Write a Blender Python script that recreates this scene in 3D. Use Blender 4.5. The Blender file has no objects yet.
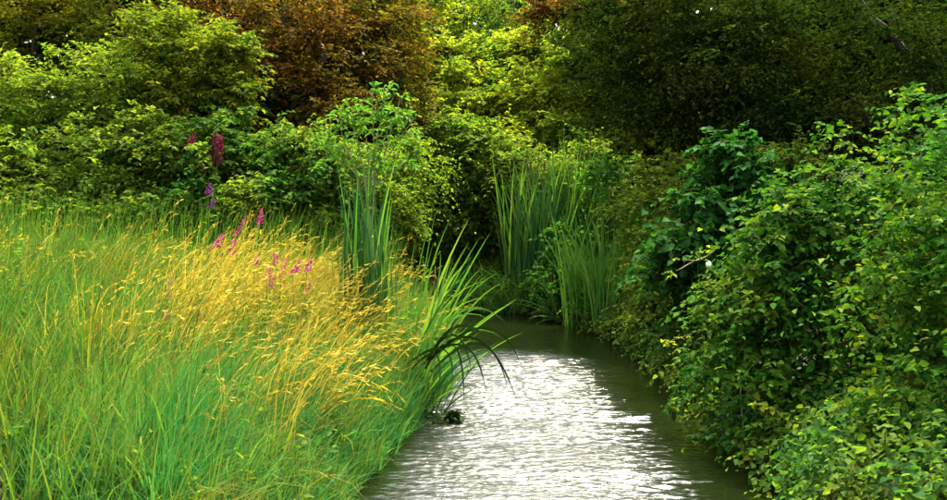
import bpy, math, random
import numpy as np

# ------------------------------------------------------------------ camera, sky, sun, exposure
scn = bpy.context.scene
COL = scn.collection
R = math.radians
F, CX, CY = 1003.0, 473.5, 250.0          # focal length in photo pixels, photo centre
CAM_Z, PITCH = 2.5, math.atan(70 / 1003.0)
cd = bpy.data.cameras.new('camera'); cam = bpy.data.objects.new('camera', cd); COL.objects.link(cam)
cd.sensor_width = 36.0; cd.lens = F / 947.0 * 36.0; cd.clip_start = 0.05; cd.clip_end = 2000
cam.location = (0, 0, CAM_Z); cam.rotation_euler = (R(90) - PITCH, 0, 0)
scn.camera = cam

SUN_EL, SUN_AZ = R(60), R(14)            # azimuth from +Y (ahead), negative = to the left
wd = bpy.data.worlds.new('World'); scn.world = wd; wd.use_nodes = True
nt = wd.node_tree
bg = nt.nodes['Background']
sky = nt.nodes.new('ShaderNodeTexSky'); sky.sky_type = 'NISHITA'; sky.sun_disc = False
sky.sun_elevation = SUN_EL; sky.sun_rotation = SUN_AZ
sky.dust_density = 6.0; sky.air_density = 1.0; sky.ozone_density = 1.0
hsv = nt.nodes.new('ShaderNodeHueSaturation'); hsv.inputs['Saturation'].default_value = 0.28
nt.links.new(sky.outputs[0], hsv.inputs['Color']); nt.links.new(hsv.outputs[0], bg.inputs['Color'])
bg.inputs['Strength'].default_value = 0.15

sl = bpy.data.lights.new('sun', 'SUN'); sl.energy = 2.9; sl.angle = R(6); sl.color = (1.0, 0.90, 0.66)
so = bpy.data.objects.new('sun', sl); COL.objects.link(so)
so.rotation_euler = (R(90) - SUN_EL, 0, math.pi - SUN_AZ)   # lamp -Z points away from the sun
vs = scn.view_settings
vs.view_transform = 'Standard'; vs.look = 'None'; vs.gamma = 1.0; vs.use_curve_mapping = False
vs.exposure = 2.38
try:
    scn.cycles.max_bounces = 5; scn.cycles.diffuse_bounces = 2; scn.cycles.glossy_bounces = 3
    scn.cycles.transmission_bounces = 3; scn.cycles.use_denoising = True
    scn.cycles.sample_clamp_indirect = 6.0; scn.cycles.sample_clamp_direct = 12.0
except Exception:
    pass

# ------------------------------------------------------------------ helpers
rng = np.random.default_rng(11)
UP = np.array([0, 0, 1.0])

def P(px, py, d):
    """point at distance d ahead that stands where the photo shows it"""
    a, b = (px - CX) / F, (CY - py) / F
    dy = math.cos(PITCH) + b * math.sin(PITCH); dz = -math.sin(PITCH) + b * math.cos(PITCH)
    t = d / dy
    return np.array([a * t, d, CAM_Z + dz * t])

def norm(v):
    return v / np.maximum(np.linalg.norm(v, axis=-1, keepdims=True), 1e-9)

def rnd_unit(n):
    return norm(rng.normal(size=(n, 3)))

def mesh_from(name, V, Fc, mat, smooth=False):
    """V (n,3); Fc list of face-index arrays, each (m,k)"""
    me = bpy.data.meshes.new(name)
    V = np.asarray(V, dtype=np.float32)
    me.vertices.add(len(V)); me.vertices.foreach_set('co', V.ravel())
    loops = np.concatenate([f.ravel() for f in Fc]).astype(np.int32)
    sizes = np.concatenate([np.full(len(f), f.shape[1]) for f in Fc]).astype(np.int32)
    starts = np.concatenate([[0], np.cumsum(sizes)[:-1]]).astype(np.int32)
    me.loops.add(len(loops)); me.loops.foreach_set('vertex_index', loops)
    me.polygons.add(len(sizes)); me.polygons.foreach_set('loop_start', starts)
    if smooth:
        me.polygons.foreach_set('use_smooth', np.ones(len(sizes), dtype=bool))
    me.materials.append(mat)
    me.update(calc_edges=True)
    return me

def link(name, me, parent=None):
    o = bpy.data.objects.new(name, me); COL.objects.link(o)
    if parent is not None:
        o.parent = parent
        o.matrix_parent_inverse = parent.matrix_basis.inverted()   # parts are modelled in world space
    return o

def tag(o, label=None, cat=None, group=None, kind=None):
    if label: o['label'] = label
    if cat: o['category'] = cat
    if group: o['group'] = group
    if kind: o['kind'] = kind
    return o

def thing(name, label, cat, loc, group=None):
    o = bpy.data.objects.new(name, None); COL.objects.link(o)
    o.empty_display_size = 0.2; o.location = tuple(float(c) for c in loc)
    return tag(o, label, cat, group)

# ---- materials
def ramp(nt, cols):
    n = nt.nodes.new('ShaderNodeValToRGB'); e = n.color_ramp.elements
    while len(e) > 1: e.remove(e[-1])
    for i, c in enumerate(cols):
        p = i / max(1, len(cols) - 1)
        if i == 0: e[0].position = 0; e[0].color = (*c, 1)
        else:
            x = e.new(p); x.color = (*c, 1)
    return n

ALB = 0.80     # leaves are darker than they look in sunlit pictures
def leaf_mat(name, cols, cols2=None, scale=0.9, trans=0.5, rough=0.65, tint=(1.5, 1.45, 0.4), spec=0.02):
    m = bpy.data.materials.new(name); m.use_nodes = True
    t = m.node_tree; L = t.links.new
    pb = t.nodes['Principled BSDF']; out = t.nodes['Material Output']
    g = t.nodes.new('ShaderNodeNewGeometry'); oi = t.nodes.new('ShaderNodeObjectInfo')
    ad = t.nodes.new('ShaderNodeMath'); ad.operation = 'ADD'
    L(g.outputs['Random Per Island'], ad.inputs[0]); L(oi.outputs['Random'], ad.inputs[1])
    fr = t.nodes.new('ShaderNodeMath'); fr.operation = 'FRACT'; L(ad.outputs[0], fr.inputs[0])
    cols = [tuple(ALB * v for v in c) for c in cols]; cols2 = cols2 and [tuple(ALB * v for v in c) for c in cols2]
    r1 = ramp(t, cols); L(fr.outputs[0], r1.inputs[0]); col = r1.outputs[0]
    if cols2:
        r2 = ramp(t, cols2); L(fr.outputs[0], r2.inputs[0])
        nz = t.nodes.new('ShaderNodeTexNoise'); nz.inputs['Scale'].default_value = scale; nz.inputs['Detail'].default_value = 3
        L(g.outputs['Position'], nz.inputs['Vector'])
        mr = t.nodes.new('ShaderNodeMapRange'); mr.inputs['From Min'].default_value = 0.42; mr.inputs['From Max'].default_value = 0.62
        L(nz.outputs[0], mr.inputs['Value'])
        mx = t.nodes.new('ShaderNodeMix'); mx.data_type = 'RGBA'
        L(mr.outputs[0], mx.inputs['Factor']); L(col, mx.inputs['A']); L(r2.outputs[0], mx.inputs['B'])
        col = mx.outputs['Result']
    L(col, pb.inputs['Base Color'])
    pb.inputs['Roughness'].default_value = rough
    pb.inputs['Specular IOR Level'].default_value = spec
    if trans > 0:
        tr = t.nodes.new('ShaderNodeBsdfTranslucent')
        mul = t.nodes.new('ShaderNodeMix'); mul.data_type = 'RGBA'; mul.blend_type = 'MULTIPLY'
        mul.inputs['Factor'].default_value = 1.0; L(col, mul.inputs['A']); mul.inputs['B'].default_value = (*tint, 1)
        L(mul.outputs['Result'], tr.inputs['Color'])
        ms = t.nodes.new('ShaderNodeMixShader'); ms.inputs[0].default_value = trans
        L(pb.outputs[0], ms.inputs[1]); L(tr.outputs[0], ms.inputs[2]); L(ms.outputs[0], out.inputs['Surface'])
    return m

def bark_mat(name, c1, c2, scale=30):
    m = bpy.data.materials.new(name); m.use_nodes = True
    t = m.node_tree; pb = t.nodes['Principled BSDF']
    g = t.nodes.new('ShaderNodeNewGeometry')
    nz = t.nodes.new('ShaderNodeTexNoise'); nz.inputs['Scale'].default_value = scale; nz.inputs['Detail'].default_value = 5
    t.links.new(g.outputs['Position'], nz.inputs['Vector'])
    r = ramp(t, [c1, c2]); t.links.new(nz.outputs[0], r.inputs[0]); t.links.new(r.outputs[0], pb.inputs['Base Color'])
    b = t.nodes.new('ShaderNodeBump'); b.inputs['Strength'].default_value = 0.6; b.inputs['Distance'].default_value = 0.02
    t.links.new(nz.outputs[0], b.inputs['Height']); t.links.new(b.outputs[0], pb.inputs['Normal'])
    pb.inputs['Roughness'].default_value = 0.85
    return m

# ---- leaves
def tmpl(kind):
    if kind == 'rhomb':
        V = [(0, 0, 0), (.45, .5, .10), (1, 0, -.05), (.45, -.5, .10)]; Fc = [(0, 2, 1), (0, 3, 2)]
    elif kind == 'lance':
        V = [(0, 0, 0), (.35, .5, .10), (.7, .34, .04), (1, 0, -.14), (.7, -.34, .04), (.35, -.5, .10)]
        Fc = [(0, 3, 2), (0, 2, 1), (0, 4, 3), (0, 5, 4)]
    else:  # heart: broad base lobes, midrib fold, drooping tip
        V = [(0, 0, 0), (-.12, .3, .05), (.15, .52, .08), (.5, .42, .03), (.8, .18, -.06), (1, 0, -.16),
             (.8, -.18, -.06), (.5, -.42, .03), (.15, -.52, .08), (-.12, -.3, .05), (.5, 0, -.04)]
        Fc = [(0, 2, 1), (0, 10, 2), (10, 3, 2), (10, 4, 3), (10, 5, 4), (0, 9, 8), (0, 8, 10), (10, 8, 7), (10, 7, 6), (10, 6, 5)]
    return np.array(V, float), np.array(Fc, int)

def leaf_mesh(name, lv, mat, kind='rhomb', aspect=0.5):
    pos, ax, nr, ln = lv
    T, Fc = tmpl(kind)
    ax = norm(ax); sd = norm(np.cross(nr, ax)); nr = np.cross(ax, sd)
    V = (pos[:, None, :] + ln[:, None, None] * (T[None, :, 0, None] * ax[:, None, :]
         + aspect * T[None, :, 1, None] * sd[:, None, :] + T[None, :, 2, None] * nr[:, None, :]))
    n = len(pos)
    FF = (Fc[None] + (np.arange(n) * len(T))[:, None, None]).reshape(-1, Fc.shape[1])
    return mesh_from(name, V.reshape(-1, 3), [FF], mat)

def sprays(o, d, L, k, leaf, droop=0.35, jit=0.35, flat=0.5, leaf_droop=0.15, t0=0.15):
    """leaves set alternately along arching twigs: o,d (n,3), L (n,)"""
    n = len(o)
    t = t0 + (1 - t0) * (np.arange(k) + rng.random((n, k))) / k
    pos = o[:, None] + d[:, None] * (L[:, None] * t)[..., None] - UP * (droop * L[:, None] * t * t)[..., None]
    tan = norm(d[:, None] - UP * (2 * droop * t)[..., None])
    h = norm(np.cross(tan, UP) + 1e-4)
    s = np.where((np.arange(k) % 2) == 0, 1.0, -1.0)[None, :, None]
    ax = tan * 0.6 + s * h * 0.9 + rng.normal(size=(n, k, 3)) * jit - UP * leaf_droop
    nr = UP + rng.normal(size=(n, k, 3)) * flat
    ln = leaf * rng.uniform(0.55, 1.25, (n, k)) * (1.1 - 0.35 * t)
    return pos.reshape(-1, 3), ax.reshape(-1, 3), nr.reshape(-1, 3), ln.ravel()

def cat(*ls):
    return tuple(np.concatenate(x) for x in zip(*ls))

def lobe(px, py, d, rx, ry, rd=None):
    c = P(px, py, d); s = d / F
    return c, np.array([rx * s, rd if rd else max(rx, ry) * s * 0.8, ry * s])

DENS = 1.75
def crown_twigs(lobes, per_m2, clump=0.35, tw=(0.3, 0.6), up=0.25, spread=0.9, fill=0.2, squash=1.0):
    """twigs radiating from leafy clumps that sit unevenly on the lobes' outsides"""
    O, D = [], []
    extra = []
    for c, r in lobes:            # smaller outgrowths break the outline
        for _ in range(2):
            u = rnd_unit(1)[0]; u[1] -= .3; u = norm(u); extra.append((c + u * r * rng.uniform(.75, 1.0), r * rng.uniform(.3, .5)))
    for c, r in list(lobes) + extra:
        area = math.pi * (r[0] * r[2] + r[0] * r[1] + r[1] * r[2]) * 1.33
        nt_ = int(area * per_m2 * DENS) + 4
        ncl = max(6, int(area / (clump * clump * 4.2)))
        u = rnd_unit(ncl); u[:, 1] -= 0.25; u[:, 2] += 0.1; u = norm(u)
        rf = rng.uniform(0.5, 1.2, ncl)
        cc = c + u * r * rf[:, None]
        size = rng.uniform(0.45, 1.6, ncl); w = size ** 1.6; w = w / w.sum()
        idx = rng.choice(ncl, nt_, p=w)
        o = cc[idx] + rnd_unit(nt_) * (rng.random(nt_) ** 0.5 * clump * size[idx] * 0.75)[:, None] * np.array([1, 1, squash])
        dd = norm(u[idx] * 0.55 + rnd_unit(nt_) * spread * np.array([1, 1, squash]) + UP * up)
        nf = int(nt_ * fill)
        if nf:
            o[:nf] = c + rnd_unit(nf) * r * (rng.random(nf) ** 0.4 * 0.85)[:, None]
        O.append(o); D.append(dd)
    O = np.concatenate(O); D = np.concatenate(D)
    return O, D, rng.uniform(tw[0], tw[1], len(O)) * np.where(rng.random(len(O)) < .13, 2.0, 1.0)

def twig_mesh(name, o, d, L, droop, mat, r0=0.006, seg=3):
    """thin three-sided arching stems"""
    n = len(o); ts = np.linspace(0, 1, seg + 1)
    h = norm(np.cross(d, UP) + 1e-4); q = norm(np.cross(h, d))
    V = []
    for t in ts:
        p = o + d * (L * t)[:, None] - UP * (droop * L * t * t)[:, None]
        rr = r0 * (1.0 - 0.75 * t)
        for a in (0, 2.094, 4.189):
            V.append(p + rr * (math.cos(a) * h + math.sin(a) * q))
    V = np.stack(V, 1)
    Q = []
    for s in range(seg):
        for a in range(3):
            b = (a + 1) % 3
            Q.append((s * 3 + a, s * 3 + b, s * 3 + 3 + b, s * 3 + 3 + a))
    Q = (np.array(Q)[None] + (np.arange(n) * (seg + 1) * 3)[:, None, None]).reshape(-1, 4)
    return mesh_from(name, V.reshape(-1, 3), [Q], mat, True)

def tube(name, pts, radii, mat, sides=8):
    pts = np.asarray(pts, float); n = len(pts)
    tan = norm(np.gradient(pts, axis=0))
    ref = np.array([0.3, 1.0, 0.1])
    V = []
    for i in range(n):
        a = norm(np.cross(tan[i], ref)); b = np.cross(tan[i], a)
        for k in range(sides):
            th = 2 * math.pi * k / sides
            V.append(pts[i] + radii[i] * (math.cos(th) * a + math.sin(th) * b))
    Q = [(i * sides + k, i * sides + (k + 1) % sides, (i + 1) * sides + (k + 1) % sides, (i + 1) * sides + k)
         for i in range(n - 1) for k in range(sides)]
    caps = [np.array([[k for k in range(sides)][::-1]]), np.array([[(n - 1) * sides + k for k in range(sides)]])]
    return mesh_from(name, V, [np.array(Q)] + caps, mat, True)

def bent(a, b, n=7, wob=0.08, sag=0.0):
    a = np.asarray(a, float); b = np.asarray(b, float)
    t = np.linspace(0, 1, n)[:, None]; L = np.linalg.norm(b - a)
    w = np.cumsum(rng.normal(size=(n, 3)) * wob * L / n, 0); w -= w * (1 - t) * 0; w = w - w[0] - t * (w[-1] - w[0])
    return a + (b - a) * t + w - UP * (sag * L * np.sin(np.pi * t))

# ---- grass blades
def blade_mesh(name, root, h, az, lean, curl, width, mat, seg=4, twist=0.7):
    """arching tapered strips: az lean direction, lean at the root, curl = extra droop towards the tip"""
    n = len(root); dirx = np.stack([np.cos(az), np.sin(az), np.zeros(n)], 1)
    ts = np.linspace(0, 1, seg + 1)
    sa = az + np.pi / 2 + rng.normal(size=n) * twist
    side = np.stack([np.cos(sa), np.sin(sa), np.zeros(n)], 1)
    p = root.copy(); Lp = []; Rp = []
    for i, t in enumerate(ts):
        w = (width * (1 - t) ** 0.7 * (0.75 + 0.5 * math.sin(math.pi * min(1, t + .15))))[:, None] * 0.5
        Lp.append(p - side * w); Rp.append(p + side * w)
        ang = lean + curl * (t + 0.5 / seg) ** 1.6
        step = (h / seg)[:, None]
        p = p + step * (dirx * np.sin(ang)[:, None] + UP * np.cos(ang)[:, None])
    V = np.stack([x for ab in zip(Lp[:-1], Rp[:-1]) for x in ab] + [(Lp[-1] + Rp[-1]) / 2], 1)
    nv = V.shape[1]
    Q = [(2 * i, 2 * i + 1, 2 * i + 3, 2 * i + 2) for i in range(seg - 1)]
    T = [(2 * seg - 2, 2 * seg - 1, 2 * seg)]
    off = (np.arange(n) * nv)[:, None, None]
    return mesh_from(name, V.reshape(-1, 3), [(np.array(Q)[None] + off).reshape(-1, 4), (np.array(T)[None] + off).reshape(-1, 3)], mat)

def blade_points(root, h, az, lean, curl, ts, seg=16):
    n = len(root); dirx = np.stack([np.cos(az), np.sin(az), np.zeros(n)], 1)
    p = root.copy(); out = [p.copy()]
    for i in range(seg):
        ang = lean + curl * ((i + .5) / seg) ** 1.6
        p = p + (h / seg)[:, None] * (dirx * np.sin(ang)[:, None] + UP * np.cos(ang)[:, None]); out.append(p.copy())
    out = np.stack(out, 1)
    return np.stack([out[:, int(round(t * seg))] for t in ts], 1), dirx

def vnoise(x, y, s, seed=0):
    r = np.random.default_rng(seed); v = 0
    for i in range(6):
        a = r.uniform(0, 6.28); k = s * r.uniform(0.6, 1.8); v = v + np.sin(k * (x * math.cos(a) + y * math.sin(a)) + r.uniform(0, 6.28))
    return v / 6 ** 0.5

# ------------------------------------------------------------------ the lie of the land
_c = np.array([(0.75, -40, 1.75), (0.75, 0, 1.70), (0.68, 7.5, 1.68), (0.88, 9.3, 1.56), (0.98, 11, 1.46), (1.02, 14, 1.38),
               (0.85, 16.2, 1.25), (0.2, 17.8, 1.1), (-1.4, 19.0, 0.95), (-4, 19.8, 0.9), (-9, 21.5, 0.9), (-40, 30, 0.9)])
_s = np.concatenate([[0], np.cumsum(np.hypot(np.diff(_c[:, 0]), np.diff(_c[:, 1])))])
_t = np.linspace(0, _s[-1], 700)
CL = np.stack([np.interp(_t, _s, _c[:, i]) for i in range(3)], 1)
for _ in range(6):
    CL[1:-1] = (CL[:-2] + 2 * CL[1:-1] + CL[2:]) / 4

def shore(x, y):
    """signed distance from the water's edge, negative over water"""
    sh = np.shape(x); x = np.ravel(x); y = np.ravel(y); o = np.empty(len(x))
    for i in range(0, len(x), 20000):
        X = x[i:i + 20000, None]; Y = y[i:i + 20000, None]
        o[i:i + 20000] = (np.hypot(X - CL[:, 0], Y - CL[:, 1]) - CL[:, 2]).min(1)
    o = o + 0.07 * vnoise(x, y, 3.0, 5)
    return o.reshape(sh)

def ground_z(x, y):
    s = shore(x, y)
    left = np.asarray(x) < np.interp(y, CL[:, 1], CL[:, 0])
    rise = np.where(left, 0.40 + 0.62 * np.clip(s / 3.8, 0, 1.3), 0.45 + 1.0 * np.clip(s / 5.0, 0, 2))
    up = rise * (1 - np.exp(-np.clip(s, 0, None) / 0.35)) * 1.0 - 0.03
    dn = np.clip(s * 0.9, -0.55, 0)
    return np.where(s > 0, up + 0.04 * vnoise(np.asarray(x), np.asarray(y), 1.3, 2), dn - 0.03)

def grid_mesh(name, xs, ys, zf, mat, smooth=True):
    X, Y = np.meshgrid(xs, ys); Z = zf(X, Y)
    V = np.stack([X, Y, Z], -1).reshape(-1, 3); nx = len(xs); ny = len(ys)
    i = (np.arange(ny - 1)[:, None] * nx + np.arange(nx - 1)[None]).ravel()
    return mesh_from(name, V, [np.stack([i, i + 1, i + nx + 1, i + nx], 1)], mat, smooth)

gm = bpy.data.materials.new('soil'); gm.use_nodes = True
t = gm.node_tree; pb = t.nodes['Principled BSDF']; g = t.nodes.new('ShaderNodeNewGeometry')
nz = t.nodes.new('ShaderNodeTexNoise'); nz.inputs['Scale'].default_value = 3.0; nz.inputs['Detail'].default_value = 8
t.links.new(g.outputs['Position'], nz.inputs['Vector'])
rr = ramp(t, [(0.010, 0.007, 0.004), (0.022, 0.015, 0.008), (0.018, 0.026, 0.008)])
t.links.new(nz.outputs[0], rr.inputs[0]); t.links.new(rr.outputs[0], pb.inputs['Base Color'])
bp = t.nodes.new('ShaderNodeBump'); bp.inputs['Distance'].default_value = 0.05; t.links.new(nz.outputs[0], bp.inputs['Height'])
t.links.new(bp.outputs[0], pb.inputs['Normal']); pb.inputs['Roughness'].default_value = 0.95
xs = np.concatenate([np.linspace(-300, -10, 30)[:-1], np.linspace(-10, -2.5, 50)[:-1], np.linspace(-2.5, 5, 95), np.linspace(5, 14, 40)[1:], np.linspace(14, 300, 30)[1:]])
ys = np.concatenate([np.linspace(-200, 4, 40)[:-1], np.linspace(4, 24, 190), np.linspace(24, 60, 50)[1:], np.linspace(60, 600, 24)[1:]])
tag(link('ground', grid_mesh('ground', xs, ys, ground_z, gm)), 'dark earth banks sloping down to the stream', kind='structure')

# ------------------------------------------------------------------ water
wm = bpy.data.materials.new('stream_water'); wm.use_nodes = True
t = wm.node_tree; pb = t.nodes['Principled BSDF']
pb.inputs['Base Color'].default_value = (0.005, 0.008, 0.002, 1); pb.inputs['Roughness'].default_value = 0.17; pb.inputs['IOR'].default_value = 1.333
g = t.nodes.new('ShaderNodeNewGeometry'); mp = t.nodes.new('ShaderNodeMapping'); mp.inputs['Scale'].default_value = (12, 48, 1)
t.links.new(g.outputs['Position'], mp.inputs['Vector'])
nz = t.nodes.new('ShaderNodeTexNoise'); nz.inputs['Scale'].default_value = 1.0; nz.inputs['Detail'].default_value = 3
t.links.new(mp.outputs[0], nz.inputs['Vector'])
bp = t.nodes.new('ShaderNodeBump'); bp.inputs['Strength'].default_value = 0.5; bp.inputs['Distance'].default_value = 0.012
t.links.new(nz.outputs[0], bp.inputs['Height']); t.links.new(bp.outputs[0], pb.inputs['Normal'])

sx = t.nodes.new('ShaderNodeSeparateXYZ'); t.links.new(g.outputs['Position'], sx.inputs[0])
def mrange(sock, a, b, lo, hi):
    m = t.nodes.new('ShaderNodeMapRange'); m.interpolation_type = 'SMOOTHSTEP'
    for n_, v in zip(('From Min', 'From Max', 'To Min', 'To Max'), (a, b, lo, hi)): m.inputs[n_].default_value = v
    t.links.new(sock, m.inputs['Value']); return m.outputs[0]
# wind-ruffled riffle in mid-stream, glassy pool at the bend and in the lee of the right bank
mul = t.nodes.new('ShaderNodeMath'); mul.operation = 'MULTIPLY'
t.links.new(mrange(sx.outputs['Y'], 12.8, 16.0, 1, 0), mul.inputs[0]); t.links.new(mrange(sx.outputs['X'], 0.9, 2.2, 1, 0.1), mul.inputs[1])
mul2 = t.nodes.new('ShaderNodeMath'); mul2.operation = 'MULTIPLY'; t.links.new(mul.outputs[0], mul2.inputs[0]); t.links.new(mrange(sx.outputs['X'], -1.0, 0.1, 0.2, 1), mul2.inputs[1]); mul = mul2
ruf = mrange(mul.outputs[0], 0, 1, 0.05, 0.24); t.links.new(ruf, pb.inputs['Roughness'])
t.links.new(mrange(mul.outputs[0], 0, 1, 0.2, 0.95), bp.inputs['Strength'])

def water_z(X, Y):
    r = np.random.default_rng(4); z = np.zeros_like(X)
    # riffle in mid-stream, calmer pool by the far bend and under the right bank
    env = 0.22 + 0.78 / (1 + np.exp((Y - 14.8 - 0.6 * np.sin(X * 1.3)) / 0.45))
    env = env * (0.3 + 0.7 / (1 + np.exp((X - 1.85 + 0.3 * np.sin(Y * 1.1)) / 0.2)))
    env = env * (.3 + .7 * np.clip(-shore(X, Y) / .55, 0, 1))
    wx = X + 0.10 * np.sin(Y * 3.1 + X * 1.3) + 0.05 * np.sin(Y * 7.3 - X * 3.7); wy = Y + 0.07 * np.sin(X * 2.3 + Y * .9) + 0.03 * np.sin(X * 6.1 + Y * 2.9)
    for lam, amp, n, sp in ((0.8, 0.0024, 5, .3), (0.36, 0.0016, 10, .35), (0.18, 0.0018, 18, .36), (0.11, 0.0019, 24, .4), (0.07, 0.0013, 22, .45)):
        for i in range(n):
            a = math.pi / 2 + r.normal() * sp; k = 2 * math.pi / (lam * r.uniform(0.7, 1.45)); ph = r.uniform(0, 6.28)
            # each train lives in its own drifting patches, so crests come and go
            q = np.sin(wx * r.uniform(1.0, 3.2) + wy * r.uniform(-2.4, 2.4) + r.uniform(0, 6.28)) + np.sin(wx * r.uniform(-4, 4) + wy * r.uniform(2, 5.5) + r.uniform(0, 6.28))
            z += amp * np.clip(0.35 + 0.5 * q, 0, 1.4) * np.sin(k * (wx * math.cos(a) + wy * math.sin(a)) + ph)
    return z * env * WAVE * np.clip(.75 + .38 * vnoise(X * .55, Y, 1.6, 15) + .2 * vnoise(X * .5, Y, 4.5, 16), .2, 1.5)
WAVE = 1.0
VX, VF, base = [], [], 0
for xs_, ys_ in ((np.arange(-1.7, 3.21, 0.03), np.arange(5, 21.01, 0.022)), (np.linspace(-1.7, 3.2, 20), np.linspace(-60, 5, 60)),
                 (np.linspace(-60, -1.7, 200), np.linspace(14, 42, 70))):
    X, Y = np.meshgrid(xs_, ys_); Z = water_z(X, Y); nx = len(xs_); ny = len(ys_)
    VX.append(np.stack([X, Y, Z], -1).reshape(-1, 3))
    i = (np.arange(ny - 1)[:, None] * nx + np.arange(nx - 1)[None]).ravel() + base
    VF.append(np.stack([i, i + 1, i + nx + 1, i + nx], 1)); base += nx * ny
tag(link('water', mesh_from('water', np.concatenate(VX), VF, wm, True)), 'rippled stream water reflecting the pale sky', kind='structure')

# ------------------------------------------------------------------ foliage colours
BARK = bark_mat('bark', (0.016, 0.011, 0.007), (0.05, 0.037, 0.022))
STEM = bark_mat('pale_stem', (0.10, 0.11, 0.035), (0.22, 0.19, 0.08), 14)
GSTEM = leaf_mat('green_stem', [(0.08, 0.15, 0.03), (0.15, 0.20, 0.05)], trans=0)
M_COPPER = leaf_mat('copper_leaf', [(0.022, 0.012, 0.004), (0.055, 0.028, 0.007), (0.30, 0.15, 0.018)],
                    [(0.03, 0.025, 0.006), (0.075, 0.060, 0.010), (0.20, 0.17, 0.02)], 0.9, trans=0.34)
M_BRONZE = leaf_mat('bronze_leaf', [(0.04, 0.03, 0.006), (0.08, 0.06, 0.010), (0.20, 0.11, 0.016)], [(0.035, 0.05, 0.008), (0.07, 0.085, 0.012), (0.15, 0.15, 0.02)], 1.0)
M_HAZEL = leaf_mat('hazel_leaf', [(0.045, 0.085, 0.010), (0.10, 0.15, 0.016), (0.26, 0.28, 0.025)], [(0.03, 0.08, 0.011), (0.07, 0.14, 0.016), (0.17, 0.22, 0.025)], 1.1, trans=0.42)
M_OLIVE = leaf_mat('olive_leaf', [(0.05, 0.06, 0.008), (0.11, 0.11, 0.012), (0.20, 0.18, 0.02)], [(0.04, 0.07, 0.01), (0.08, 0.12, 0.014), (0.16, 0.18, 0.02)], 0.8)
M_YG = leaf_mat('yellow_green_leaf', [(0.08, 0.13, 0.014), (0.19, 0.25, 0.024), (0.38, 0.40, 0.035)],
                [(0.05, 0.12, 0.016), (0.12, 0.21, 0.024), (0.26, 0.32, 0.035)], 0.9, trans=0.52)
M_MID = leaf_mat('mid_green_leaf', [(0.04, 0.10, 0.013), (0.09, 0.18, 0.022), (0.19, 0.27, 0.035)],
                 [(0.06, 0.11, 0.015), (0.12, 0.19, 0.025), (0.22, 0.26, 0.04)], 1.0)
M_TEAL = leaf_mat('cool_green_leaf', [(0.016, 0.085, 0.022), (0.03, 0.15, 0.04), (0.06, 0.22, 0.055)],
                  [(0.03, 0.09, 0.016), (0.06, 0.15, 0.025), (0.12, 0.22, 0.035)], 1.2, tint=(1.1, 1.15, 0.6))
M_MIX2 = leaf_mat('waterside_leaf', [(0.03, 0.13, 0.02), (0.06, 0.20, 0.03), (0.12, 0.27, 0.04)], trans=.45)
M_MIX = leaf_mat('bush_leaf', [(0.022, 0.085, 0.018), (0.045, 0.14, 0.028), (0.10, 0.20, 0.035)],
                 [(0.05, 0.10, 0.014), (0.10, 0.17, 0.024), (0.20, 0.25, 0.04)], 1.2)
M_VINE = leaf_mat('vine_leaf', [(0.012, 0.055, 0.010), (0.025, 0.10, 0.017), (0.05, 0.16, 0.026)], trans=0.35, tint=(1.1, 1.3, 0.5))
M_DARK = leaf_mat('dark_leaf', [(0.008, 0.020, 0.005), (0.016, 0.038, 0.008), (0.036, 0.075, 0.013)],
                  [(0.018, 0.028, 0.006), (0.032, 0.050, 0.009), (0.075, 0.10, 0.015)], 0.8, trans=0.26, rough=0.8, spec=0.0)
M_FRONT = leaf_mat('bramble_leaf', [(0.012, 0.065, 0.008), (0.028, 0.11, 0.012), (0.06, 0.17, 0.016)],
                   [(0.025, 0.085, 0.008), (0.055, 0.14, 0.012), (0.20, 0.27, 0.025)], 1.6, trans=0.36)
M_GRASS = leaf_mat('green_grass', [(0.045, 0.11, 0.014), (0.10, 0.18, 0.02), (0.22, 0.24, 0.03)],
                   [(0.02, 0.10, 0.025), (0.04, 0.16, 0.035), (0.10, 0.22, 0.035)], 1.9, trans=0.35, tint=(1.2, 1.2, 0.5))
M_COOLG = leaf_mat('cool_grass', [(0.018, 0.16, 0.045), (0.03, 0.23, 0.065), (0.09, 0.28, 0.06)],
                   [(0.05, 0.19, 0.03), (0.09, 0.25, 0.04), (0.20, 0.30, 0.05)], 1.4, trans=0.4, tint=(1.1, 1.1, 0.6))
M_GOLD = leaf_mat('dry_grass', [(0.42, 0.30, 0.03), (0.58, 0.46, 0.055), (0.62, 0.54, 0.11)],
                  [(0.26, 0.28, 0.03), (0.46, 0.40, 0.045), (0.34, 0.21, 0.035)], 0.9, trans=0.35, tint=(1.15, 1.0, 0.6))
M_STRAW = leaf_mat('brown_straw', [(0.16, 0.08, 0.02), (0.30, 0.17, 0.04), (0.42, 0.27, 0.07)], trans=0.2)
M_REED = leaf_mat('reed_leaf', [(0.020, 0.085, 0.024), (0.042, 0.14, 0.036), (0.09, 0.20, 0.045)], trans=0.2, tint=(1.1, 1.1, 0.6), rough=0.4)
M_REED2 = leaf_mat('pale_reed_leaf', [(0.045, 0.17, 0.028), (0.09, 0.25, 0.038), (0.18, 0.31, 0.055)], trans=0.35, rough=0.4)
M_MAG = leaf_mat('magenta_petal', [(0.30, 0.02, 0.14), (0.45, 0.04, 0.24), (0.60, 0.10, 0.34)], trans=0.3, tint=(1.2, 0.6, 1.0))
M_CRIM = leaf_mat('crimson_petal', [(0.16, 0.010, 0.04), (0.30, 0.02, 0.09), (0.42, 0.04, 0.14)], trans=0.25, tint=(1.2, 0.5, 0.9))
M_PURP = leaf_mat('purple_petal', [(0.10, 0.02, 0.12), (0.20, 0.03, 0.20), (0.32, 0.06, 0.30)], trans=0.25, tint=(1.1, 0.6, 1.1))
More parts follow.
